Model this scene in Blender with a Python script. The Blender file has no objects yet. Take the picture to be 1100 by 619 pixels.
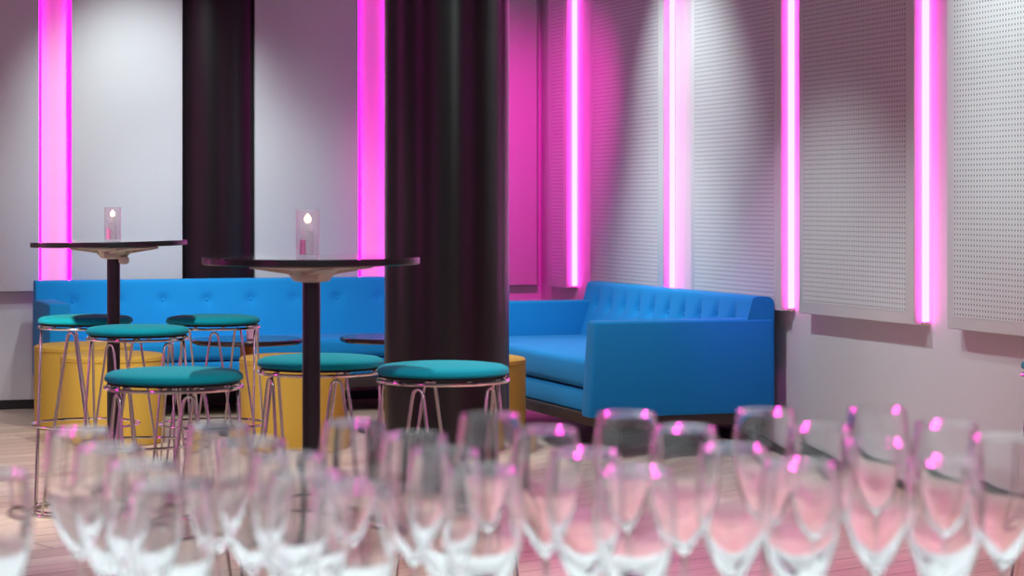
import bpy, bmesh, math, random
from math import pi, sin, cos, sqrt, atan2, radians
from mathutils import Vector, Matrix
random.seed(7)
scene = bpy.context.scene
COL = scene.collection
F = 2400.0; CX = 550.0; HY = 216.0; H = 1.255      # lens in pixels, vanishing point, eye height

# ------------------------------------------------------------------ helpers
def link(o):
    COL.objects.link(o); return o

def obj(name, bm, mat, parent=None, smooth=True, angle=35, mats=None):
    bmesh.ops.recalc_face_normals(bm, faces=bm.faces[:])
    me = bpy.data.meshes.new(name); bm.to_mesh(me); bm.free()
    for m in (mats or [mat]): me.materials.append(m)
    if smooth:
        me.polygons.foreach_set('use_smooth', [True] * len(me.polygons))
        me.set_sharp_from_angle(angle=radians(angle))
    o = bpy.data.objects.new(name, me); link(o)
    if parent is not None: o.parent = parent
    return o

def thing(name, label, cat, loc=(0, 0, 0), rz=0.0, group=None):
    o = bpy.data.objects.new(name, None); link(o)
    o.empty_display_size = 0.1
    o.location = loc; o.rotation_euler = (0, 0, rz)
    return tag(o, label, cat, group)

def tag(o, label, cat, group=None):
    o['label'] = label; o['category'] = cat
    if group: o['group'] = group
    return o

def struct(o):
    o['kind'] = 'structure'; return o

def dup(root, loc, rz, label, group=None):
    r = root.copy(); link(r); r.location = loc; r.rotation_euler = (0, 0, rz)
    r['label'] = label
    if group: r['group'] = group
    for ch in list(root.children):
        c = ch.copy(); link(c); c.parent = r
        for g in list(ch.children):
            d = g.copy(); link(d); d.parent = c
    return r

def box(bm, x0, x1, y0, y1, z0, z1, bev=0.0, seg=3, fn=None):
    vs = [bm.verts.new((x, y, z)) for x in (x0, x1) for y in (y0, y1) for z in (z0, z1)]
    q = [(0, 1, 3, 2), (4, 6, 7, 5), (0, 4, 5, 1), (2, 3, 7, 6), (0, 2, 6, 4), (1, 5, 7, 3)]
    fs = [bm.faces.new([vs[i] for i in f]) for f in q]
    if fn:
        for v in vs: v.co = fn(v.co)
    if bev > 0:
        es = set()
        for f in fs: es.update(f.edges)
        bmesh.ops.bevel(bm, geom=list(es), offset=bev, segments=seg, profile=0.5, affect='EDGES')
    return bm

def lathe(bm, prof, n=48, c=(0, 0), close=False):
    """prof: list of (r, z); r = 0 collapses to a pole"""
    rings = []
    for r, z in prof:
        if r < 1e-7:
            rings.append([bm.verts.new((c[0], c[1], z))])
        else:
            rings.append([bm.verts.new((c[0] + r * cos(2 * pi * k / n), c[1] + r * sin(2 * pi * k / n), z)) for k in range(n)])
    pairs = list(zip(rings, rings[1:]))
    if close: pairs.append((rings[-1], rings[0]))
    for a, b in pairs:
        if len(a) == 1 and len(b) == 1: continue
        for k in range(n):
            k2 = (k + 1) % n
            if len(a) == 1: bm.faces.new((a[0], b[k], b[k2]))
            elif len(b) == 1: bm.faces.new((a[k], a[k2], b[0]))
            else: bm.faces.new((a[k], a[k2], b[k2], b[k]))
    return bm

def tube(bm, pts, r, n=8, closed=False):
    pts = [Vector(p) for p in pts]; N = len(pts)
    rings = []; up = None
    for i in range(N):
        if closed: t = (pts[(i + 1) % N] - pts[i - 1])
        else: t = pts[min(i + 1, N - 1)] - pts[max(i - 1, 0)]
        t.normalize()
        if up is None:
            up = Vector((0, 0, 1)) if abs(t.z) < 0.9 else Vector((1, 0, 0))
        a = (up - t * up.dot(t)).normalized(); b = t.cross(a); up = a
        rings.append([bm.verts.new(pts[i] + (a * cos(2 * pi * k / n) + b * sin(2 * pi * k / n)) * r) for k in range(n)])
    rng = range(N) if closed else range(N - 1)
    for i in rng:
        a, b = rings[i], rings[(i + 1) % N]
        for k in range(n): bm.faces.new((a[k], a[(k + 1) % n], b[(k + 1) % n], b[k]))
    if not closed:
        bm.faces.new(rings[0]); bm.faces.new(rings[-1])
    return bm

def ring(bm, R, z, r, n=64):
    return tube(bm, [(R * cos(2 * pi * k / n), R * sin(2 * pi * k / n), z) for k in range(n)], r, 8, True)

def NB(): return bmesh.new()
def at(px, Z, z=0.0): return Vector(((px - CX) * Z / F, Z, z))

# ------------------------------------------------------------------ materials
def srgb(r, g, b):
    f = lambda c: (c / 255 / 12.92) if c / 255 <= .04045 else ((c / 255 + .055) / 1.055) ** 2.4
    return (f(r), f(g), f(b), 1)

def mat(name, col, rough=.5, metal=0., coat=0., spec=.5, sheen=0.):
    m = bpy.data.materials.new(name); m.use_nodes = True
    b = m.node_tree.nodes['Principled BSDF']
    b.inputs['Base Color'].default_value = col
    b.inputs['Roughness'].default_value = rough
    b.inputs['Metallic'].default_value = metal
    b.inputs['Coat Weight'].default_value = coat
    b.inputs['Coat Roughness'].default_value = .1
    b.inputs['Specular IOR Level'].default_value = spec
    b.inputs['Sheen Weight'].default_value = sheen
    return m

def nodes(m): return m.node_tree.nodes, m.node_tree.links, m.node_tree.nodes['Principled BSDF']

def vary(m, c1, c2, scale, bump=0., bscale=None, dist=.002, stretch=(1, 1, 1)):
    N, L, b = nodes(m)
    tc = N.new('ShaderNodeTexCoord'); mp = N.new('ShaderNodeMapping'); mp.inputs['Scale'].default_value = stretch
    nz = N.new('ShaderNodeTexNoise'); nz.inputs['Scale'].default_value = scale; nz.inputs['Detail'].default_value = 4
    cr = N.new('ShaderNodeMix'); cr.data_type = 'RGBA'
    cr.inputs[6].default_value = c1; cr.inputs[7].default_value = c2
    L.new(tc.outputs['Object'], mp.inputs[0]); L.new(mp.outputs[0], nz.inputs['Vector'])
    L.new(nz.outputs['Fac'], cr.inputs[0]); L.new(cr.outputs[2], b.inputs['Base Color'])
    if bump:
        n2 = N.new('ShaderNodeTexNoise'); n2.inputs['Scale'].default_value = bscale or scale
        L.new(mp.outputs[0], n2.inputs['Vector'])
        bp = N.new('ShaderNodeBump'); bp.inputs['Strength'].default_value = bump; bp.inputs['Distance'].default_value = dist
        L.new(n2.outputs['Fac'], bp.inputs['Height']); L.new(bp.outputs[0], b.inputs['Normal'])
    return m

def fabric(name, c1, c2, sheen=.07):
    m = mat(name, c1, .9, sheen=sheen, spec=.2)
    m.node_tree.nodes['Principled BSDF'].inputs['Sheen Roughness'].default_value = .4
    return vary(m, c1, c2, 220, .5, 520, .0015)

M = {}
M['wall'] = vary(mat('wall_paint', srgb(205, 203, 207), .6), srgb(203, 201, 206), srgb(208, 206, 209), 3, .08, 300, .0005)
M['panel'] = vary(mat('panel_paint', srgb(212, 212, 214), .55), srgb(210, 210, 213), srgb(214, 214, 216), 3, .05, 300, .0005)
M['ceiling'] = vary(mat('ceiling_paint', srgb(118, 116, 120), .8), srgb(114, 112, 116), srgb(122, 120, 124), 2)
M['baseboard'] = vary(mat('baseboard_black', srgb(22, 20, 24), .4), srgb(20, 18, 22), srgb(26, 24, 27), 6)
M['column'] = vary(mat('column_lacquer', srgb(15, 10, 12), .3, coat=0, spec=.45), srgb(14, 9, 11), srgb(17, 11, 14), 3)
M['blue'] = fabric('blue_wool', srgb(26, 146, 212), srgb(20, 131, 202))
M['teal'] = fabric('teal_felt', srgb(0, 152, 162), srgb(0, 140, 154))
M['yellow'] = fabric('yellow_fabric', srgb(194, 158, 68), srgb(180, 146, 58))
M['chrome'] = vary(mat('chrome', (.62, .6, .57, 1), .12, metal=1), (.64, .61, .58, 1), (.58, .55, .52, 1), 30)
M['black'] = vary(mat('black_metal', srgb(20, 17, 20), .35), srgb(18, 15, 18), srgb(24, 21, 24), 12)
M['edge'] = vary(mat('black_edge', srgb(16, 13, 15), .3), srgb(14, 12, 14), srgb(20, 16, 18), 12)
M['top'] = vary(mat('laminate_top', srgb(40, 34, 40), .02, coat=1), srgb(36, 31, 36), srgb(44, 38, 44), 12)
M['low_top'] = vary(mat('low_table_top', srgb(46, 34, 40), .14), srgb(42, 31, 36), srgb(52, 38, 46), 9)
M['cream'] = vary(mat('cream_metal', srgb(205, 198, 180), .45), srgb(200, 194, 176), srgb(210, 203, 186), 15)
M['brass'] = vary(mat('brass', srgb(190, 140, 80), .3, metal=.9), srgb(190, 140, 80), srgb(175, 125, 68), 15)
M['plinth'] = vary(mat('dark_wood', srgb(58, 46, 44), .5), srgb(52, 41, 40), srgb(66, 52, 50), 8, stretch=(1, 8, 8))
M['plug'] = vary(mat('seam_dark', srgb(14, 22, 30), .8), srgb(12, 20, 28), srgb(18, 28, 36), 20)
M['cloth'] = vary(mat('white_linen', srgb(236, 238, 240), .8), srgb(234, 236, 238), srgb(240, 241, 243), 80, .2, 400, .001)
M['wick'] = vary(mat('candle_gel', srgb(228, 200, 210), .25), srgb(226, 198, 208), srgb(232, 206, 214), 30)
M['pinkpot'] = vary(mat('pink_wax', srgb(235, 120, 180), .4), srgb(235, 118, 178), srgb(238, 135, 188), 30)
M['frosted'] = vary(mat('frosted_pink_glass', srgb(222, 170, 205), .4), srgb(222, 168, 204), srgb(232, 190, 215), 60)

def emit(name, col, s):
    m = bpy.data.materials.new(name); m.use_nodes = True
    N = m.node_tree.nodes; L = m.node_tree.links; N.clear()
    e = N.new('ShaderNodeEmission'); e.inputs[0].default_value = col; e.inputs[1].default_value = s
    o = N.new('ShaderNodeOutputMaterial'); L.new(e.outputs[0], o.inputs[0]); return m
TUBE = (1.0, .046, .62, 1)
M['tube'] = emit('magenta_led', TUBE, 19)
M['tube_back'] = emit('magenta_led_back', (1.0, .004, .60, 1), 8)
M['flame'] = emit('candle_flame', (1, .74, .5, 1), 3.2)

def glass(name, col, rough=0., ior=1.45):
    m = bpy.data.materials.new(name); m.use_nodes = True
    N, L, b = nodes(m)
    b.inputs['Base Color'].default_value = col; b.inputs['Roughness'].default_value = rough
    b.inputs['IOR'].default_value = ior; b.inputs['Transmission Weight'].default_value = 1
    return m
M['glass'] = glass('clear_glass', (1, 1, 1, 1))


def thin(name, tint, milky, ior=1.45):
    """thin walled glass: clear, with fresnel reflection and a little milky body"""
    m = bpy.data.materials.new(name); m.use_nodes = True
    N = m.node_tree.nodes; L = m.node_tree.links; N.clear()
    t = N.new('ShaderNodeBsdfTransparent'); t.inputs[0].default_value = tint
    d = N.new('ShaderNodeBsdfTranslucent'); d.inputs[0].default_value = (.95, .93, .95, 1)
    d2 = N.new('ShaderNodeBsdfDiffuse'); d2.inputs[0].default_value = (.95, .93, .95, 1)
    a0_ = N.new('ShaderNodeMixShader'); a0_.inputs[0].default_value = .5; L.new(d.outputs[0], a0_.inputs[1]); L.new(d2.outputs[0], a0_.inputs[2])
    m1 = N.new('ShaderNodeMixShader'); m1.inputs[0].default_value = milky; L.new(t.outputs[0], m1.inputs[1]); L.new(a0_.outputs[0], m1.inputs[2])
    g = N.new('ShaderNodeBsdfGlossy'); g.inputs['Roughness'].default_value = .03
    lw = N.new('ShaderNodeLayerWeight'); lw.inputs[0].default_value = .5
    pw = N.new('ShaderNodeMath'); pw.operation = 'POWER'; pw.inputs[1].default_value = 4; L.new(lw.outputs['Facing'], pw.inputs[0])
    fr = N.new('ShaderNodeMath'); fr.operation = 'MULTIPLY_ADD'; fr.inputs[1].default_value = .55; fr.inputs[2].default_value = .035; L.new(pw.outputs[0], fr.inputs[0])
    m2 = N.new('ShaderNodeMixShader'); L.new(fr.outputs[0], m2.inputs[0]); L.new(m1.outputs[0], m2.inputs[1]); L.new(g.outputs[0], m2.inputs[2])
    o = N.new('ShaderNodeOutputMaterial'); L.new(m2.outputs[0], o.inputs[0]); return m
M['holder'] = thin('holder_glass', (.97, .94, .96, 1), .09)
M['ribbed'] = thin('ribbed_glass', (.93, .95, .95, 1), .5)

# perforated acoustic panel: a square grid of small round holes inside a plain margin
def perforated(name):
    m = mat(name, srgb(208, 208, 211), .6)
    N, L, b = nodes(m)
    tc = N.new('ShaderNodeTexCoord'); sp = N.new('ShaderNodeSeparateXYZ'); L.new(tc.outputs['Object'], sp.inputs[0])
    def math_(op, a, bb=None, v=None):
        n = N.new('ShaderNodeMath'); n.operation = op
        L.new(a, n.inputs[0])
        if bb is not None: L.new(bb, n.inputs[1])
        if v is not None: n.inputs[1].default_value = v
        return n.outputs[0]
    P = .0225
    def cell(o):
        s = math_('DIVIDE', o, v=P); f = math_('FRACT', s); c = math_('SUBTRACT', f, v=.5)
        return math_('MULTIPLY', c, c)
    a = math_('MULTIPLY', cell(sp.outputs['X']), v=2.6); c = cell(sp.outputs['Z'])
    r2 = math_('ADD', a, c)
    hole = math_('LESS_THAN', r2, v=.22 ** 2)
    at_ = N.new('ShaderNodeAttribute'); at_.attribute_name = 'perf'
    fac = math_('MULTIPLY', hole, at_.outputs['Fac'])
    mx = N.new('ShaderNodeMix'); mx.data_type = 'RGBA'
    mx.inputs[6].default_value = srgb(208, 208, 211); mx.inputs[7].default_value = srgb(62, 57, 64)
    L.new(fac, mx.inputs[0]); L.new(mx.outputs[2], b.inputs['Base Color'])
    return m
M['perf'] = perforated('perforated_board')

# oak plank floor, boards running along the back wall
def planks():
    m = mat('oak_planks', srgb(205, 182, 165), .38, spec=.5)
    N, L, b = nodes(m)
    tc = N.new('ShaderNodeTexCoord'); mp = N.new('ShaderNodeMapping'); mp.inputs['Rotation'].default_value = (0, 0, -atan2(.3255, .9455))
    L.new(tc.outputs['Object'], mp.inputs[0])
    br = N.new('ShaderNodeTexBrick'); br.inputs['Scale'].default_value = 1
    br.inputs['Brick Width'].default_value = 1.6; br.inputs['Row Height'].default_value = .16
    br.inputs['Mortar Size'].default_value = .0035; br.inputs['Bias'].default_value = 0
    br.inputs['Color1'].default_value = srgb(228, 210, 190); br.inputs['Color2'].default_value = srgb(206, 182, 164)
    br.inputs['Mortar'].default_value = srgb(120, 96, 88); br.offset = .37
    L.new(mp.outputs[0], br.inputs['Vector'])
    m2 = N.new('ShaderNodeMapping'); m2.inputs['Scale'].default_value = (.9, 16, 1); L.new(mp.outputs[0], m2.inputs[0])
    nz = N.new('ShaderNodeTexNoise'); nz.inputs['Scale'].default_value = 3; nz.inputs['Detail'].default_value = 7
    L.new(m2.outputs[0], nz.inputs['Vector'])
    cr = N.new('ShaderNodeValToRGB'); cr.color_ramp.elements[0].position = .3; cr.color_ramp.elements[1].position = .7
    cr.color_ramp.elements[0].color = (.62, .58, .56, 1); cr.color_ramp.elements[1].color = (1, 1, 1, 1)
    L.new(nz.outputs['Fac'], cr.inputs[0])
    mx = N.new('ShaderNodeMix'); mx.data_type = 'RGBA'; mx.blend_type = 'MULTIPLY'; mx.inputs[0].default_value = .8
    L.new(br.outputs['Color'], mx.inputs[6]); L.new(cr.outputs[0], mx.inputs[7]); L.new(mx.outputs[2], b.inputs['Base Color'])
    bp = N.new('ShaderNodeBump'); bp.inputs['Strength'].default_value = .15; bp.inputs['Distance'].default_value = .002
    L.new(nz.outputs['Fac'], bp.inputs['Height']); L.new(bp.outputs[0], b.inputs['Normal'])
    return m
M['floor'] = planks()

# ------------------------------------------------------------------ room frame
E = Vector((.9455, .3255, 0)); MN = Vector((.3255, -.9455, 0))      # along back wall (left to right), back wall normal into the room
D = Vector((-.3255, .9455, 0)); RN = Vector((-.9455, -.3255, 0))     # along right wall (near to far), right wall normal into the room
TH = .07                                                             # panel thickness
PB0 = Vector((-3.08, 13.45, 0))                                      # point of the back wall
PR0 = Vector((1.959, 9.22, 0)) - RN * TH                             # point of the right wall
def hit(px, P0, n):
    """floor-plan point of the vertical plane through P0 with normal n, seen in image column px"""
    d = Vector(((px - CX) / F, 1, 0)); return d * (P0.dot(n) / d.dot(n))
def tback(px, off=0.): return (hit(px, PB0 + MN * off, MN) - PB0).dot(E)
def sright(px, off=0.): return (hit(px, PR0 + RN * off, RN) - PR0).dot(D)
CORN = PB0 + E * ((PR0 - PB0).dot(RN) / E.dot(RN))
tc_ = (CORN - PB0).dot(E); sc_ = (CORN - PR0).dot(D)
ROOMZ = 3.15
ANG = atan2(E.y, E.x)

def frame(o, P, ax):
    """place o with local +x along ax"""
    o.location = P; o.rotation_euler = (0, 0, atan2(ax.y, ax.x)); return o

bm = NB(); box(bm, -4.2, tc_ + .15, 0, .15, -.0, ROOMZ)
struct(frame(obj('wall_back', bm, M['wall']), PB0, E))
s_near = sc_ - 17.5
bm = NB(); box(bm, s_near, sc_ + .15, -.15, 0, 0, ROOMZ)
struct(frame(obj('wall_right', bm, M['wall']), PR0, D))
bm = NB(); box(bm, tback(0) - 2.2 - .15, tback(0) - 2.2, -17.5, .15, 0, ROOMZ)
struct(frame(obj('wall_left', bm, M['wall']), PB0, E))
bm = NB(); box(bm, -4.2, tc_ + .15, -17.65, -17.5, 0, ROOMZ)
struct(frame(obj('wall_front', bm, M['wall']), PB0, E))
bm = NB(); box(bm, -4.2, tc_ + .15, -17.65, .15, -.1, 0)
fl = struct(frame(obj('floor', bm, M['floor']), PB0, E))
fl.rotation_euler = (0, 0, ANG)
bm = NB(); box(bm, -4.2, tc_ + .15, -17.65, .15, ROOMZ, ROOMZ + .1)
struct(frame(obj('ceiling', bm, M['ceiling']), PB0, E))
bm = NB(); box(bm, -2.2, tc_, -.018, 0, 0, .056, .003, 1)
struct(frame(obj('baseboard_back', bm, M['baseboard']), PB0, E))
bm = NB(); box(bm, s_near, sc_ - .018, 0, .018, 0, .056, .003, 1)
struct(frame(obj('baseboard_right', bm, M['baseboard']), PR0, D))

# ------------------------------------------------------------------ wall panels
PZ0, PZ1 = .711, 2.95
def panel_mesh(w, z1, m, perf):
    bm = NB(); g = .045
    lay = bm.verts.layers.float.new('perf')
    box(bm, 0, w, -TH, 0, PZ0, z1, .004, 2)
    o = obj('panel', bm, m, smooth=True, angle=50)
    return o
def back_panel(px0, px1, label):
    t0 = tback(px0, TH); t1 = tback(px1, TH)
    bm = NB(); box(bm, 0, t1 - t0, -TH, -.001, PZ0, PZ1, .004, 2)
    o = obj('wall_panel', bm, M['panel'], angle=50)
    tag(o, label, 'wall panel')
    frame(o, PB0 + E * t0, E)
def right_panel(px0, px1, label):
    s1 = sright(px0, TH); s0 = sright(px1, TH); w = s1 - s0      # s0 near end, s1 far end
    r = thing('perforated_panel', label, 'wall panel')
    frame(r, PR0 + D * s0, D)
    bm = NB(); box(bm, 0, w, .001, TH, PZ0, PZ1, .004, 2); obj('board', bm, M['panel'], r, angle=50)
    # the perforated field lies in the face inside a plain margin
    g = .05
    nx = int((w - 2 * g) / .0225); x0 = .0225 * round((w - nx * .0225) / 2 / .0225)
    bm = NB(); z0 = .0225 * round((PZ0 + g) / .0225); z1 = .0225 * int((PZ1 - g) / .0225)
    box(bm, x0, x0 + nx * .0225, TH - .004, TH + .0012, z0, z1)
    o = obj('perforated_field', bm, M['perf'], r, smooth=False)
    a = o.data.attributes.new('perf', 'FLOAT', 'POINT')
    a.data.foreach_set('value', [1.0] * len(o.data.vertices))
def led(P, ax, x0, x1, y0, y1, label, m, ztop=PZ1):
    o = thing('light_tube', label, 'light tube'); frame(o, P, ax)
    bm = NB(); box(bm, x0, x1, y0, y1, PZ0 + .012, ztop, .004, 2); obj('diffuser', bm, m, o)
    bm = NB(); box(bm, x0 - .001, x1 + .001, y0 - .001, y1 + .001, PZ0, PZ0 + .014, .002, 1); obj('end_cap', bm, M['cream'], o)

back_panel(-75, 42, 'smooth grey wall panel at the far left edge, left of the pale pink light gap')
back_panel(77, 196, 'smooth pale wall panel between the pale pink light gap and the rear black column')
back_panel(274, 385, 'smooth mauve wall panel between the rear column and the near column')
back_panel(420, 577, 'smooth magenta-lit wall panel in the room corner, right of the near column')
for a, b, nm in ((42, 77, 'the pale pink wall gap at left'), (385, 420, 'the gap left of the near column')):
    ta = tback(a, TH); tb = tback(b, TH)
    led(PB0, E, ta + .003, ta + .016, -.05, -.012, 'magenta light tube on the left edge of ' + nm, M['tube_back'])
    led(PB0, E, tb - .016, tb - .003, -.05, -.012, 'magenta light tube on the right edge of ' + nm, M['tube_back'])

RP = [(588.5, 608, 'narrow perforated panel in the room corner, farthest on the right wall'),
      (634, 712, 'perforated panel above the far end of the right sofa, second from the room corner'),
      (742, 838.5, 'perforated panel above the near end of the right sofa'),
      (858, 981.5, 'perforated panel with a wine-red shadow at top, right of the sofa'),
      (1017, 1160, 'perforated panel cut off by the right edge of the picture')]
LL = ['white-hot magenta light tube beside the room corner, farthest on the right wall',
      'white-hot magenta light tube above the middle of the right sofa',
      'white-hot magenta light tube just above the near end of the right sofa',
      'nearest white-hot magenta light tube, right of the wine-shadowed panel',
      'magenta light tube beyond the right edge of the picture']
for (a, b, lb), ll in zip(RP, LL):
    right_panel(a, b, lb)
    if b > 1100: continue
    s0 = sright(b, TH)
    led(PR0, D, s0 - .022, s0 - .002, .004, .031, ll, M['tube'])

for k, x in enumerate((-4.0, -6.6, -9.2)):  # magenta tubes added out of view, mainly for reflections
    led(PB0 + E * (tback(0) - 2.2), Vector((MN.x, MN.y, 0)), -x - .01, -x + .01, .004, .036, ('added unseen magenta light tube on the left wall nearest the sofa', 'added unseen magenta light tube in the middle of the left wall', 'added unseen magenta light tube on the left wall beside the camera')[k], M['tube'])
    led(PR0, D, sc_ + x * 1.0 - 6.0, sc_ + x * 1.0 - 5.98, .004, .036, ('added unseen magenta light tube on the right wall beside the drinks table', 'added unseen magenta light tube on the right wall behind the camera', 'added unseen magenta light tube on the right wall nearest the front wall')[k], M['tube'])

# ------------------------------------------------------------------ columns
c = at(480, 8.96)
r = thing('column', 'thick glossy black-brown round column standing before the long blue sofa', 'column', c)
bm = NB(); lathe(bm, [(0, 0.0), (.25, 0.0), (.25, ROOMZ), (0, ROOMZ)], 96); obj('shaft', bm, M['column'], r)
bm = NB(); lathe(bm, [(.25, .0), (.258, .0), (.258, .055), (.25, .058)], 96); obj('skirting', bm, M['baseboard'], r)
tcc = tback(235, 0)
bm = NB(); 
Rr = .365; prot = .13; half = .262
a0 = math.asin(half / Rr)
pts = [(Rr * sin(-a0 + 2 * a0 * k / 40), -(Rr * cos(-a0 + 2 * a0 * k / 40) - (Rr * cos(a0)))) for k in range(41)]
lo = [bm.verts.new((x, y - .001, 0)) for x, y in pts]; hi = [bm.verts.new((x, y - .001, ROOMZ)) for x, y in pts]
for k in range(40): bm.faces.new((lo[k], lo[k + 1], hi[k + 1], hi[k]))
bm.faces.new(lo); bm.faces.new(hi); bm.faces.new((lo[0], hi[0], hi[40], lo[40]))
o = obj('column', bm, M['column'], angle=50); frame(o, PB0 + E * tcc, E)
tag(o, 'rear black column built into the back wall behind the long blue sofa', 'column')

# ------------------------------------------------------------------ sofas
def sofa(L, Dp, P, ax, label, pitch, crease, seat_h=.455):
    """local x along the length, local y = out from the wall"""
    r = thing('sofa', label, 'sofa'); frame(r, P, ax)
    AW = .12; ah = .672
    # backrest: swept profile with button dimples
    prof = [(0.0, .22), (0.0, .5), (.0, .68), (0.0, .745), (.006, .765), (.022, .777), (.045, .781), (.085, .781), (.106, .778), (.117, .768), (.122, .748)]
    n1 = 22
    for k in range(1, n1 + 1):
        z = .748 - (.748 - .40) * k / n1
        prof.append((.122 + (.748 - z) * .30, z))
    prof.append((.2264, .22))
    nb = int(round((L - .3) / pitch)); first = (L - (nb - 1) * pitch) / 2
    btn = [first + i * pitch for i in range(nb)]
    zb = .655
    n = int(L / .018)
    bm = NB(); rings = []
    xs = [.004 + (L - .008) * i / n for i in range(n + 1)]
    for x in xs:
        row = []
        for (y, z) in prof:
            yy = y
            if y > .1 and z < .775:
                d = 0
                for b in btn:
                    dx = x - b
                    if abs(dx) < .2:
                        d += .020 * math.exp(-(dx * dx + (z - zb) ** 2) / (2 * .022 ** 2))
                        d += .006 * math.exp(-(dx * dx + (z - zb) ** 2) / (2 * .06 ** 2))
                        if crease: d += .012 * math.exp(-dx * dx / (2 * .016 ** 2)) * math.exp(-max(0, abs(z - zb - .022) - .03) ** 2 / (2 * .016 ** 2))
                yy = y - d
            zz = z
            row.append(bm.verts.new((x, yy, zz)))
        rings.append(row)
    for i in range(n):
        for j in range(len(prof) - 1):
            bm.faces.new((rings[i][j], rings[i][j + 1], rings[i + 1][j + 1], rings[i + 1][j]))
        bm.faces.new((rings[i][0], rings[i + 1][0], rings[i + 1][-1], rings[i][-1]))
    bm.faces.new(rings[0]); bm.faces.new(rings[-1])
    back = obj('backrest', bm, M['blue'], r, angle=60)
    for b in btn:
        bm = NB(); lathe(bm, [(0, .006), (.006, .0055), (.010, .003), (.0115, 0), (.010, -.004), (0, -.004)], 16)
        q = obj('button', bm, M['blue'], back)
        q.location = (b, .122 + (.748 - zb) * .30 - .0235, zb); q.rotation_euler = (-pi / 2 + .29, 0, 0)
    # arms, front edge leaning a little
    for s, x0 in ((0, 0.0), (1, L - AW)):
        bm = NB()
        def lean(co):
            co = co.copy()
            if co.y > .5: co.y += -.032 * (co.z - .2) / .47 + .02
            return co
        box(bm, x0, x0 + AW, 0, Dp, .205, ah, .016, 4, lean)
        obj('arm', bm, M['blue'], r, angle=60)
    # seat cushion with crowned front
    bm = NB(); box(bm, AW + .003, L - AW - .003, .17, Dp - .05, .325, seat_h, .035, 5); obj('seat_cushion', bm, M['blue'], r, angle=60)
    bm = NB(); box(bm, AW - .01, L - AW + .01, .05, Dp - .06, .205, .318, .014, 3); obj('seat_base', bm, M['blue'], r, angle=60)
    bm = NB(); box(bm, AW - .03, L - AW + .03, .10, Dp - .10, .312, .33); obj('seam', bm, M['plug'], r, smooth=False)
    bm = NB(); box(bm, .03, L - .03, .04, Dp - .045, .150, .206, .004, 2); obj('plinth', bm, M['plinth'], r)
    for x in (.10, L - .10):
        for y in (.10, Dp - .13):
            bm = NB(); lathe(bm, [(0, 0), (.018, 0), (.024, .152), (0, .152)], 20, (x, y)); obj('leg', bm, M['black'], r)
    return r

tL = tback(35, .14)
S1 = 2.6
# local x must run so that local y points out of the wall: use -E, starting from the right end
sofa(S1, .775, PB0 + MN * .14 + E * (tL + S1), -E, 'long blue buttoned sofa standing along the back wall behind the near column', .27, False, .44)
# right sofa
P2 = Vector((282 / F * 11.1, 11.1, 0))
offw = (P2 - PR0).dot(RN)
sofa(2.30, .965, P2, D, 'blue buttoned sofa standing along the right wall under the perforated panels', .21, True, .475)

# ------------------------------------------------------------------ poufs
def pouf(px, Z, label, R=.27, h=.46):
    r = thing('pouf', label, 'pouf', at(px, Z))
    bm = NB(); lathe(bm, [(0, 0), (R - .012, 0), (R - .004, .004), (R, .012), (R, h - .045), (R - .002, h - .032), (R - .0005, h - .026)], 72); obj('side', bm, M['yellow'], r)
    bm = NB(); lathe(bm, [(R - .004, h - .03), (R + .001, h - .024), (R, h - .012), (R - .008, h - .004), (R - .03, h + .001), (R * .5, h + .006), (0, h + .008)], 72); t = obj('seat_pad', bm, M['yellow'], r)
    bm = NB(); ring(bm, R, h - .028, .0032, 96); obj('piping', bm, M['yellow'], t)
    return r
PG = 'round fabric poufs'
pouf(90, 12.42, 'yellow pouf at the left arm of the long sofa, rearmost of all')
pouf(121, 11.63, 'yellow pouf in front of the rearmost pouf, beside the far bar table')
pouf(314, 11.46, 'yellow pouf behind the near bar table pole, beside the low table with a tealight')
pouf(508, 11.40, 'orange-lit pouf half hidden by the near black column')

# ------------------------------------------------------------------ low tables
def low_table(px, Z, h, label):
    r = thing('low_table', label, 'table', at(px, Z))
    bm = NB(); lathe(bm, [(0, h - .028), (.285, h - .028), (.30, h - .02), (.302, h - .006), (.298, h), (0, h)], 80); obj('tabletop', bm, M['low_top'], r)
    bm = NB(); n = 72
    k = 24
    lo, hi = [], []
    N_ = k * 6
    for i in range(N_):
        a = 2 * pi * i / N_; rr = .036 + .005 * abs(cos(a * k / 2))
        lo.append(bm.verts.new((rr * cos(a), rr * sin(a), .03))); hi.append(bm.verts.new((rr * cos(a), rr * sin(a), h - .028)))
    for i in range(N_): bm.faces.new((lo[i], lo[(i + 1) % N_], hi[(i + 1) % N_], hi[i]))
    obj('pedestal', bm, M['brass'], r)
    bm = NB(); lathe(bm, [(0, 0), (.17, 0), (.17, .012), (.155, .018), (.05, .03), (0, .03)], 64); obj('base', bm, M['black'], r)
    return r
low_table(266, 12.06, .512, 'low round dark table with fluted brass pedestal before the sofa, behind a pouf')
low_table(424, 12.25, .512, 'low round table with pink reflecting top, cut off by the near column')
p = at(271.5, 11.98, .5125)
bm = NB(); lathe(bm, [(0, 0), (.028, 0), (.033, .004), (.034, .012), (.034, .07), (.031, .07), (.031, .012), (0, .010)], 40)
r = thing('tealight_holder', 'small pinkish tealight glass standing on the low table before the long sofa', 'candle holder', p)
obj('cup', bm, M['frosted'], r)
bm = NB(); lathe(bm, [(0, .0101), (.019, .0101), (.019, .024), (0, .026)], 24); cd = obj('candle', bm, M['wick'], r)
bm = NB(); lathe(bm, [(0, .026), (.003, .030), (.004, .036), (.002, .043), (0, .048)], 12); obj('flame', bm, M['flame'], cd)

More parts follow.
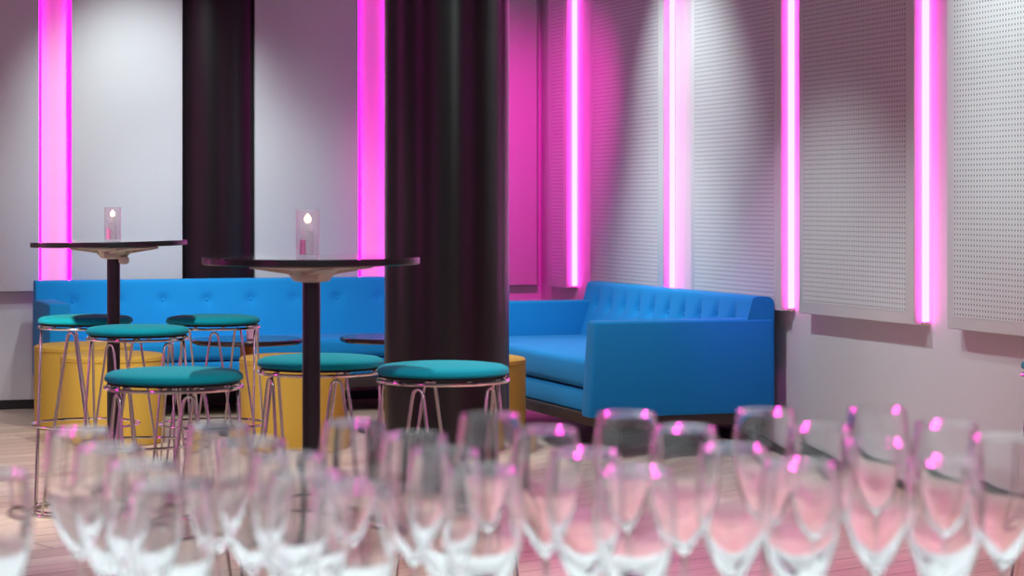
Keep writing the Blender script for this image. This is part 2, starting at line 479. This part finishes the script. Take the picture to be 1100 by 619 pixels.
# ------------------------------------------------------------------ bar tables
def bar_table(px, Z, label, rz, tilt, base_r=.2, knob=False):
    r = thing('bar_table', label, 'table', at(px, Z), rz)
    h = 1.10; R = .30
    bm = NB(); lathe(bm, [(0, h - .002), (R - .006, h - .002), (R - .002, h), (0, h)], 96)
    bm = NB(); lathe(bm, [(0, h - .02), (R - .004, h - .02), (R, h - .017), (R, h - .003), (R - .0022, h - .0005), (0, h - .0005)], 96)
    t = obj('tabletop', bm, M['edge'], r)
    bm = NB(); lathe(bm, [(0, h - .0015), (R - .003, h - .0015), (R - .003, h), (0, h)], 96); s = obj('laminate', bm, M['top'], t)
    if tilt: t.rotation_euler = (0, tilt, 0); 
    # cross shaped steel spider under the top
    bm = NB()
    for k in range(4):
        a = k * pi / 2 + .35
        rot = Matrix.Rotation(a, 3, 'Z')
        vs = []
        for (x, w, z0, z1) in ((.0, .035, h - .062, h - .0225), (.06, .03, h - .048, h - .0225), (.17, .02, h - .031, h - .0225)):
            vs.append([bm.verts.new(rot @ Vector((x, y, z))) for (y, z) in ((-w, z0), (w, z0), (w, z1), (-w, z1))])
        for i in range(2):
            for j in range(4): bm.faces.new((vs[i][j], vs[i][(j + 1) % 4], vs[i + 1][(j + 1) % 4], vs[i + 1][j]))
        bm.faces.new(vs[2]); bm.faces.new(vs[0])
    lathe(bm, [(0, h - .0225), (.165, h - .0225), (.165, h - .027), (.075, h - .036), (.06, h - .052), (.05, h - .066), (.028, h - .07), (0, h - .07)], 48)
    sp = obj('bracket', bm, M['cream'], r)
    bm = NB(); box(bm, -.025, .025, -.072, -.05, h - .064, h - .045, .003, 2); obj('latch', bm, M['cream'], sp)
    if knob:
        bm = NB(); lathe(bm, [(0, h - .09), (.012, h - .089), (.02, h - .082), (.021, h - .07), (.016, h - .06), (0, h - .06)], 24, (.045, -.03)); obj('knob', bm, M['cream'], sp)
    bm = NB(); lathe(bm, [(0, .02), (.025, .02), (.025, h - .068), (0, h - .068)], 40); obj('pole', bm, M['black'], r)
    bm = NB(); lathe(bm, [(0, 0), (base_r, 0), (base_r, .008), (base_r - .01, .013), (.045, .024), (.03, .032), (0, .032)], 64); obj('base', bm, M['black'], r)
    return r
bar_table(334.5, 6.18, 'tall round black bar table, the nearer one, with pole before the stools', 0, 0, .135)
bar_table(122, 8.66, 'tall round black bar table at left, the farther one, over yellow poufs', 0, -.016, .125, True)

def candle(px, Z, z, label, hh=.13, R=.032):
    r = thing('candle_holder', label, 'candle holder', at(px, Z, z))
    w = .0022
    bm = NB(); lathe(bm, [(0, 0), (R, 0), (R, hh), (R - w * .5, hh + .001), (R - w, hh), (R - w, .006), (0, .006)], 48); obj('glass_cylinder', bm, M['holder'], r)
    # ribbed clear oil lamp inside
    prof = [(0, .0065), (.0150, .0065)]
    z0 = .008
    while z0 < .078:
        prof += [(.0165, z0), (.0145, z0 + .004)]; z0 += .008
    prof += [(.0135, .083), (.010, .088), (.011, .093), (0, .093)]
    bm = NB(); lathe(bm, prof, 32); k = obj('candle_bottle', bm, M['ribbed'], r)
    bm = NB(); lathe(bm, [(0, .0066), (.0085, .0066), (.0085, .048), (0, .048)], 20, (-.011, -.021)); obj('pink_tag', bm, M['pinkpot'], k)
    bm = NB(); lathe(bm, [(0, .093), (.007, .096), (.0105, .103), (.0085, .111), (.003, .118), (0, .121)], 20); obj('flame', bm, M['flame'], r)
    return r
candle(330.5, 6.18, 1.1003, 'clear glass candle holder with small flame on the nearer bar table')
candle(121, 8.66, 1.1003, 'pinkish glass candle holder with small flame on the farther bar table')

# ------------------------------------------------------------------ bar stools
def hairpin(a):
    """inverted U standing almost upright, tangent to the seat ring, legs spreading downwards"""
    ro = Matrix.Rotation(a, 3, 'Z'); pts = []
    def P(s, z):
        rad = .176 + (.733 - z) / .73 * .022
        return ro @ Vector((rad, s, z))
    pts.append(P(-.112, .012))
    pts.append(P(-.108, .05)); pts.append(P(-.068, .355)); pts.append(P(-.018, .70))
    for k in range(1, 8):
        q = pi * k / 8
        pts.append(P(-.0155 * cos(q), .714 + .018 * sin(q)))
    pts.append(P(.018, .70)); pts.append(P(.068, .355)); pts.append(P(.108, .05)); pts.append(P(.112, .012))
    return pts
def stool_proto(label):
    r = thing('bar_stool', label, 'stool')
    bm = NB(); prof = [(0, .762), (.180, .762), (.187, .765), (.189, .770), (.1883, .776), (.184, .7825), (.172, .788), (.14, .792), (.08, .7942), (0, .795)]
    lathe(bm, prof, 72); s = obj('seat_cushion', bm, M['teal'], r, angle=70)
    bm = NB(); lathe(bm, [(0, .7545), (.174, .7545), (.178, .756), (.178, .7622), (0, .7622)], 64); pl = obj('seat_plate', bm, M['plug'], r)
    for k in range(10):
        a = 2 * pi * k / 10 + .2
        bm = NB(); lathe(bm, [(0, .748), (.006, .748), (.0065, .754), (0, .758)], 12, (.178 * cos(a), .178 * sin(a))); obj('stud', bm, M['chrome'], pl)
    bm = NB(); ring(bm, .186, .7455, .0052, 80); obj('seat_ring', bm, M['chrome'], r)
    for k in range(5):
        bm = NB(); tube(bm, hairpin(2 * pi * k / 5), .0048, 10); obj('leg', bm, M['chrome'], r, angle=60)
    bm = NB(); ring(bm, .214, .355, .005, 80); obj('foot_ring', bm, M['chrome'], r)
    bm = NB(); ring(bm, .232, .0065, .0062, 80); ring(bm, .214, .019, .0045, 80); obj('floor_ring', bm, M['chrome'], r)
    return r
ST = [(187, 6.13, -68.6, 'teal-topped chrome bar stool, large one at front left, nearer than its neighbours'),
      (344.5, 6.67, -70, 'teal-topped chrome bar stool right behind the pole of the nearer bar table'),
      (476, 6.36, -111.5, 'teal-topped chrome bar stool standing in front of the near black column'),
      (148, 8.29, -115, 'teal-topped chrome bar stool right in front of the pole of the farther bar table'),
      (92, 9.03, -98, 'teal-topped chrome bar stool farthest left, its left legs over bare floor'),
      (229, 9.03, -81, 'teal-topped chrome bar stool before the low table, right of the farther bar table'),
      (1168, 6.52, -75, 'bar stool mostly cut off at the right picture edge')]
proto = None
for px, Z, a, lb in ST:
    if proto is None:
        proto = stool_proto(lb); proto.location = at(px, Z); proto.rotation_euler = (0, 0, radians(a)); proto['group'] = 'teal bar stools'
    else: dup(proto, at(px, Z), radians(a), lb, 'teal bar stools')

# ------------------------------------------------------------------ foreground table and wine glasses
TZ = .79
r = thing('drinks_table', 'long drinks table under a white linen cloth carrying all the wine glasses', 'table', (0, 1.89, 0))
bm = NB(); box(bm, -.95, .95, -.40, .80, TZ - .03, TZ - .0045, .004, 2); obj('tabletop', bm, M['cream'], r)
for x in (-.88, .88):
    for y in (-.33, .73):
        bm = NB(); lathe(bm, [(0, 0), (.018, 0), (.018, TZ - .03), (0, TZ - .03)], 20, (x, y)); obj('leg', bm, M['chrome'], r)
bm = NB()
def cloth(x, y):
    ex = max(0, abs(x) - .955); ey = max(0, (y - .805)); ey2 = max(0, (-.405 - y)); dr = max(ex, ey, ey2)
    xx = max(-.958, min(.958, x)); yy = max(-.408, min(.808, y))
    wv = .012 * sin((x if max(ey, ey2) > ex else y) * 38) * min(1, dr * 8)
    if ex >= max(ey, ey2): xx += math.copysign(wv + .01 * min(1, dr * 10), x) if dr else 0
    else: yy += (wv + .012 * min(1, dr * 10)) * (1 if ey > 0 else -1)
    return (xx, yy, TZ - .0005 - dr)
nx, ny = 110, 90
g = [[bm.verts.new(cloth(-1.4 + 2.8 * i / nx, -.85 + 2.10 * j / ny)) for j in range(ny + 1)] for i in range(nx + 1)]
for i in range(nx):
    for j in range(ny): bm.faces.new((g[i][j], g[i + 1][j], g[i + 1][j + 1], g[i][j + 1]))
o = obj('tablecloth', bm, M['cloth']); o.location = (0, 1.89, 0)
tag(o, 'white linen tablecloth draped over the drinks table under the wine glasses', 'tablecloth')

def glass_proto(label):
    r = thing('wine_glass', label, 'wine glass')
    key = [(.0042, .0900), (.0080, .0945), (.0150, .1045), (.0222, .1180), (.0288, .1350), (.0341, .1540), (.0370, .1750), (.0368, .1920), (.0350, .2080), (.0326, .2245)]
    def cr(ks, m=5):
        o = []
        for i in range(len(ks) - 1):
            p0 = ks[max(i - 1, 0)]; p1 = ks[i]; p2 = ks[i + 1]; p3 = ks[min(i + 2, len(ks) - 1)]
            for q in range(m):
                t = q / m
                o.append(tuple(.5 * (2 * p1[c] + (p2[c] - p0[c]) * t + (2 * p0[c] - 5 * p1[c] + 4 * p2[c] - p3[c]) * t * t + (3 * p1[c] - p0[c] - 3 * p2[c] + p3[c]) * t ** 3) for c in (0, 1)))
        return o + [ks[-1]]
    out = cr(key)
    inn = []
    for k in range(len(out) - 1, -1, -1):
        r0, z0 = out[k]; a = out[max(k - 1, 0)]; b = out[min(k + 1, len(out) - 1)]
        tx, tz = b[0] - a[0], b[1] - a[1]; l = sqrt(tx * tx + tz * tz); nx_, nz_ = -tz / l, tx / l
        q = max(0, (.160 - z0) / .06); th = .0012 + .0036 * q ** 1.25
        r1, z1 = r0 + nx_ * th, z0 + nz_ * th
        if r1 > .004 and z1 > .1005 and (not inn or z1 < inn[-1][1]): inn.append((r1, z1))
    zb = inn[-1][1]; inn += [(inn[-1][0] * .5, zb - .0012), (0, zb - .0016)]
    rim = [(.0326 - .00125 + .00125 * cos(q), .2245 + .0014 * sin(q)) for q in (.5, 1.0, 1.57, 2.1, 2.6)]
    bm = NB(); lathe(bm, [(0, .0895)] + out + rim + inn, 56); obj('bowl', bm, M['glass'], r, angle=80)
    bm = NB(); lathe(bm, [(0, .010), (.0040, .010), (.0036, .03), (.0035, .07), (.0042, .0893), (0, .0893)], 20); obj('stem', bm, M['glass'], r, angle=60)
    bm = NB(); lathe(bm, [(0, 0), (.034, 0), (.0345, .001), (.033, .0022), (.012, .0045), (.005, .0098), (0, .0098)], 40); obj('foot', bm, M['glass'], r, angle=60)
    return r
GL = [(86, 462, 'wine glass before the leftmost stool, its rim highest of those at far left'),
      (118, 480, 'second wine glass in the slanting row at left, overlapping the leftmost stool'),
      (155, 498, 'third wine glass in the slanting row at left, below the front stool'),
      (184, 519, 'fourth and lowest wine glass in the slanting row at left, below the front stool'),
      (-10, 508, 'wine glass cut off by the left edge of the picture'),
      (236, 457, 'wine glass below the right edge of the front stool, first of its slanting row'),
      (271, 473, 'wine glass over a yellow pouf, second of the slanting row beside the front stool'),
      (312, 490, 'wine glass in front of the bar table pole, its rim level with the pole bottom'),
      (331, 509, 'low wine glass below the bar table pole, nearer than its neighbour'),
      (380, 453, 'tall wine glass in the back row just right of the bar table pole'),
      (379, 522, 'lowest wine glass in front of the tall glass right of the bar table pole'),
      (445, 467, 'wine glass under the left half of the stool before the black column'),
      (478, 484, 'wine glass under the middle of the stool before the black column'),
      (526, 445, 'wine glass in the back row under the right edge of the stool before the column'),
      (518, 504, 'low wine glass in the front row, right below the stool before the column'),
      (586, 461, 'wine glass below the orange-lit pouf and the seat end of the right sofa'),
      (628, 485, 'middle-row wine glass below the front corner of the right sofa'),
      (673, 444, 'wine glass in the back row against the left half of the blue sofa side'),
      (682, 505, 'low front-row wine glass below the left half of the blue sofa side'),
      (735, 459, 'wine glass below the middle of the blue sofa side'),
      (788, 480, 'middle-row wine glass below the right part of the blue sofa side'),
      (822, 441, 'wine glass in the back row overlapping the right edge of the sofa'),
      (880, 458, 'wine glass against the grey wall just right of the sofa'),
      (859, 497, 'low front-row wine glass just right of the sofa, in front of the floor edge'),
      (942, 439, 'wine glass with the highest rim, against the grey wall below the nearest light tube'),
      (941, 474, 'wine glass directly in front of the one with the highest rim'),
      (1016, 455, 'wine glass in the back row below the shadow of the rightmost panel'),
      (1014, 494, 'low front-row wine glass at right, second from the right picture edge'),
      (1078, 469, 'rightmost wine glass, beside the stool at the picture edge')]
gp = None
for px, y, lb in GL:
    Z = .24 * F / (y - HY); P = at(px, Z, TZ)
    if gp is None:
        gp = glass_proto(lb); gp.location = P; gp['group'] = 'empty wine glasses'
    else: dup(gp, P, 0, lb, 'empty wine glasses')

# ------------------------------------------------------------------ lights
def spot(P, target, energy, col, size, blend=.5, rad=.05):
    l = bpy.data.lights.new('spot', 'SPOT'); l.energy = energy; l.color = col; l.spot_size = radians(size); l.spot_blend = blend; l.shadow_soft_size = rad
    o = bpy.data.objects.new('spot_lamp', l); link(o); o.location = P
    d = Vector(target) - Vector(P); o.rotation_euler = d.to_track_quat('-Z', 'Y').to_euler()
    return o
def area(P, target, energy, col, sx, sy):
    l = bpy.data.lights.new('area', 'AREA'); l.shape = 'RECTANGLE'; l.size = sx; l.size_y = sy; l.energy = energy; l.color = col
    o = bpy.data.objects.new('fill_area_lamp', l); link(o); o.location = P
    d = Vector(target) - Vector(P); o.rotation_euler = d.to_track_quat('-Z', 'Y').to_euler()
    return o
W = (.84, 1.0, .98); WW = (1, .96, .93); MG = (1, .05, .6)
def bw(px, off, z): 
    p = hit(px, PB0 + MN * off, MN); return Vector((p.x, p.y, z))
def rw(px, off, z):
    p = hit(px, PR0 + RN * off, RN); return Vector((p.x, p.y, z))
spot(bw(170, 1.5, 3.05), bw(158, .05, 1.55), 155, W, 60, 1)
spot(bw(285, 1.6, 3.05), bw(275, .05, 1.1), 30, W, 56, 1)
spot(bw(300, 2.1, 3.05), bw(290, .5, .5), 110, W, 62, .8)
spot(bw(60, 2.1, 3.05), bw(110, .6, .4), 70, W, 62, .8)
s = sright(790)
def rws(ds, off, z): return PR0 + D * (s + ds) + RN * off + Vector((0, 0, z))
spot(rws(.6, 1.3, 3.05), rws(.45, 0, 1.6), 165, W, 60, 1)
spot(rws(.5, 1.5, 3.05), rws(.7, .6, .45), 200, W, 62, .9)
spot(rws(-2.9, 1.3, 3.05), rws(-2.9, 0, 1.9), 165, W, 58, 1)
spot(rws(-1.05, 1.6, 3.05), rws(-1.35, .4, 0), 190, W, 62, .9)
spot(rws(-2.3, 1.7, 3.05), rws(-2.7, .4, 0), 120, W, 62, .9)
# stools and bar tables
spot((-.8, 7.3, 3.05), (-.5, 6.35, .8), 230, W, 74, .6, .03)
spot((-.2, 4.6, 3.05), (-.4, 6.4, .7), 110, W, 60, .8)  # frontal fill, added for the camera side of the stools
spot((-1.3, 7.5, 3.05), (-1.5, 8.8, .8), 230, W, 66, .6, .03)
spot((-1.0, 10.2, 3.05), (-1.1, 11.7, .4), 200, WW, 72, .6)
spot((-2.6, 6.8, 3.05), (-2.8, 9.6, 0), 760, (1, 1, .88), 56, .7)
# magenta wash into the corner and over the floor at right
spot(bw(520, 2.6, 2.9), bw(560, 0, 1.2), 400, (1, .0, .5), 50, 1)
spot((.9, 4.6, 3.05), (1.0, 6.9, 0), 330, (1, .12, .28), 66, .8)
spot((1.0, 5.0, 3.05), (.9, 7.0, 0), 160, WW, 60, .8)
spot(rws(-1.5, .6, 3.05), rws(-.30, .2, .45), 110, (1, .02, .75), 24, .9)  # added spot, boosts the tube's magenta on the near sofa end
spot((.8, 9.2, 3.05), (-.15, 11.3, .25), 80, (1, .32, .25), 34, .9)  # added warm pink spot, tints the pouf behind the column orange
# unseen lamps added to light the drinks table and fill from behind the camera
for x in (-.75, .05, .85): spot((x, 1.75, 3.1), (x * .8, 2.0, 0), 70, W, 66, .8, .04)
area((0, 2.1, 3.1), (0, 2.1, 0), 34, W, 1.8, .5)  # unseen area fill, added to whiten cloth and glasses
spot((-2.4, -1.0, 3.1), (-1.0, 3.2, 0), 170, W, 110, .8)
spot((2.6, -1.0, 3.1), (1.4, 3.2, 0), 170, W, 110, .8)
w = bpy.data.worlds.new('world'); scene.world = w; w.use_nodes = True
w.node_tree.nodes['Background'].inputs[0].default_value = (.5, .45, .55, 1); w.node_tree.nodes['Background'].inputs[1].default_value = .3

# ------------------------------------------------------------------ camera
cam = bpy.data.cameras.new('camera'); co = bpy.data.objects.new('camera', cam); link(co)
co.location = (0, 0, H); co.rotation_euler = (pi / 2, 0, 0)
cam.sensor_width = 36; cam.lens = F / 1100 * 36
cam.shift_x = 0; cam.shift_y = -(309.5 - HY) / 1100
cam.clip_start = .05; cam.clip_end = 60
cam.dof.use_dof = True; cam.dof.focus_distance = 9.0; cam.dof.aperture_fstop = 6.3
scene.camera = co
scene.view_settings.view_transform = 'Standard'; scene.view_settings.look = 'None'
scene.view_settings.exposure = 0.0; scene.view_settings.gamma = 1
scene.view_settings.use_curve_mapping = False
cy = scene.cycles
cy.max_bounces = 24; cy.transmission_bounces = 24; cy.diffuse_bounces = 4; cy.glossy_bounces = 6; cy.transparent_max_bounces = 24
cy.caustics_reflective = False; cy.caustics_refractive = False
cy.use_denoising = True
cy.sample_clamp_indirect = 30
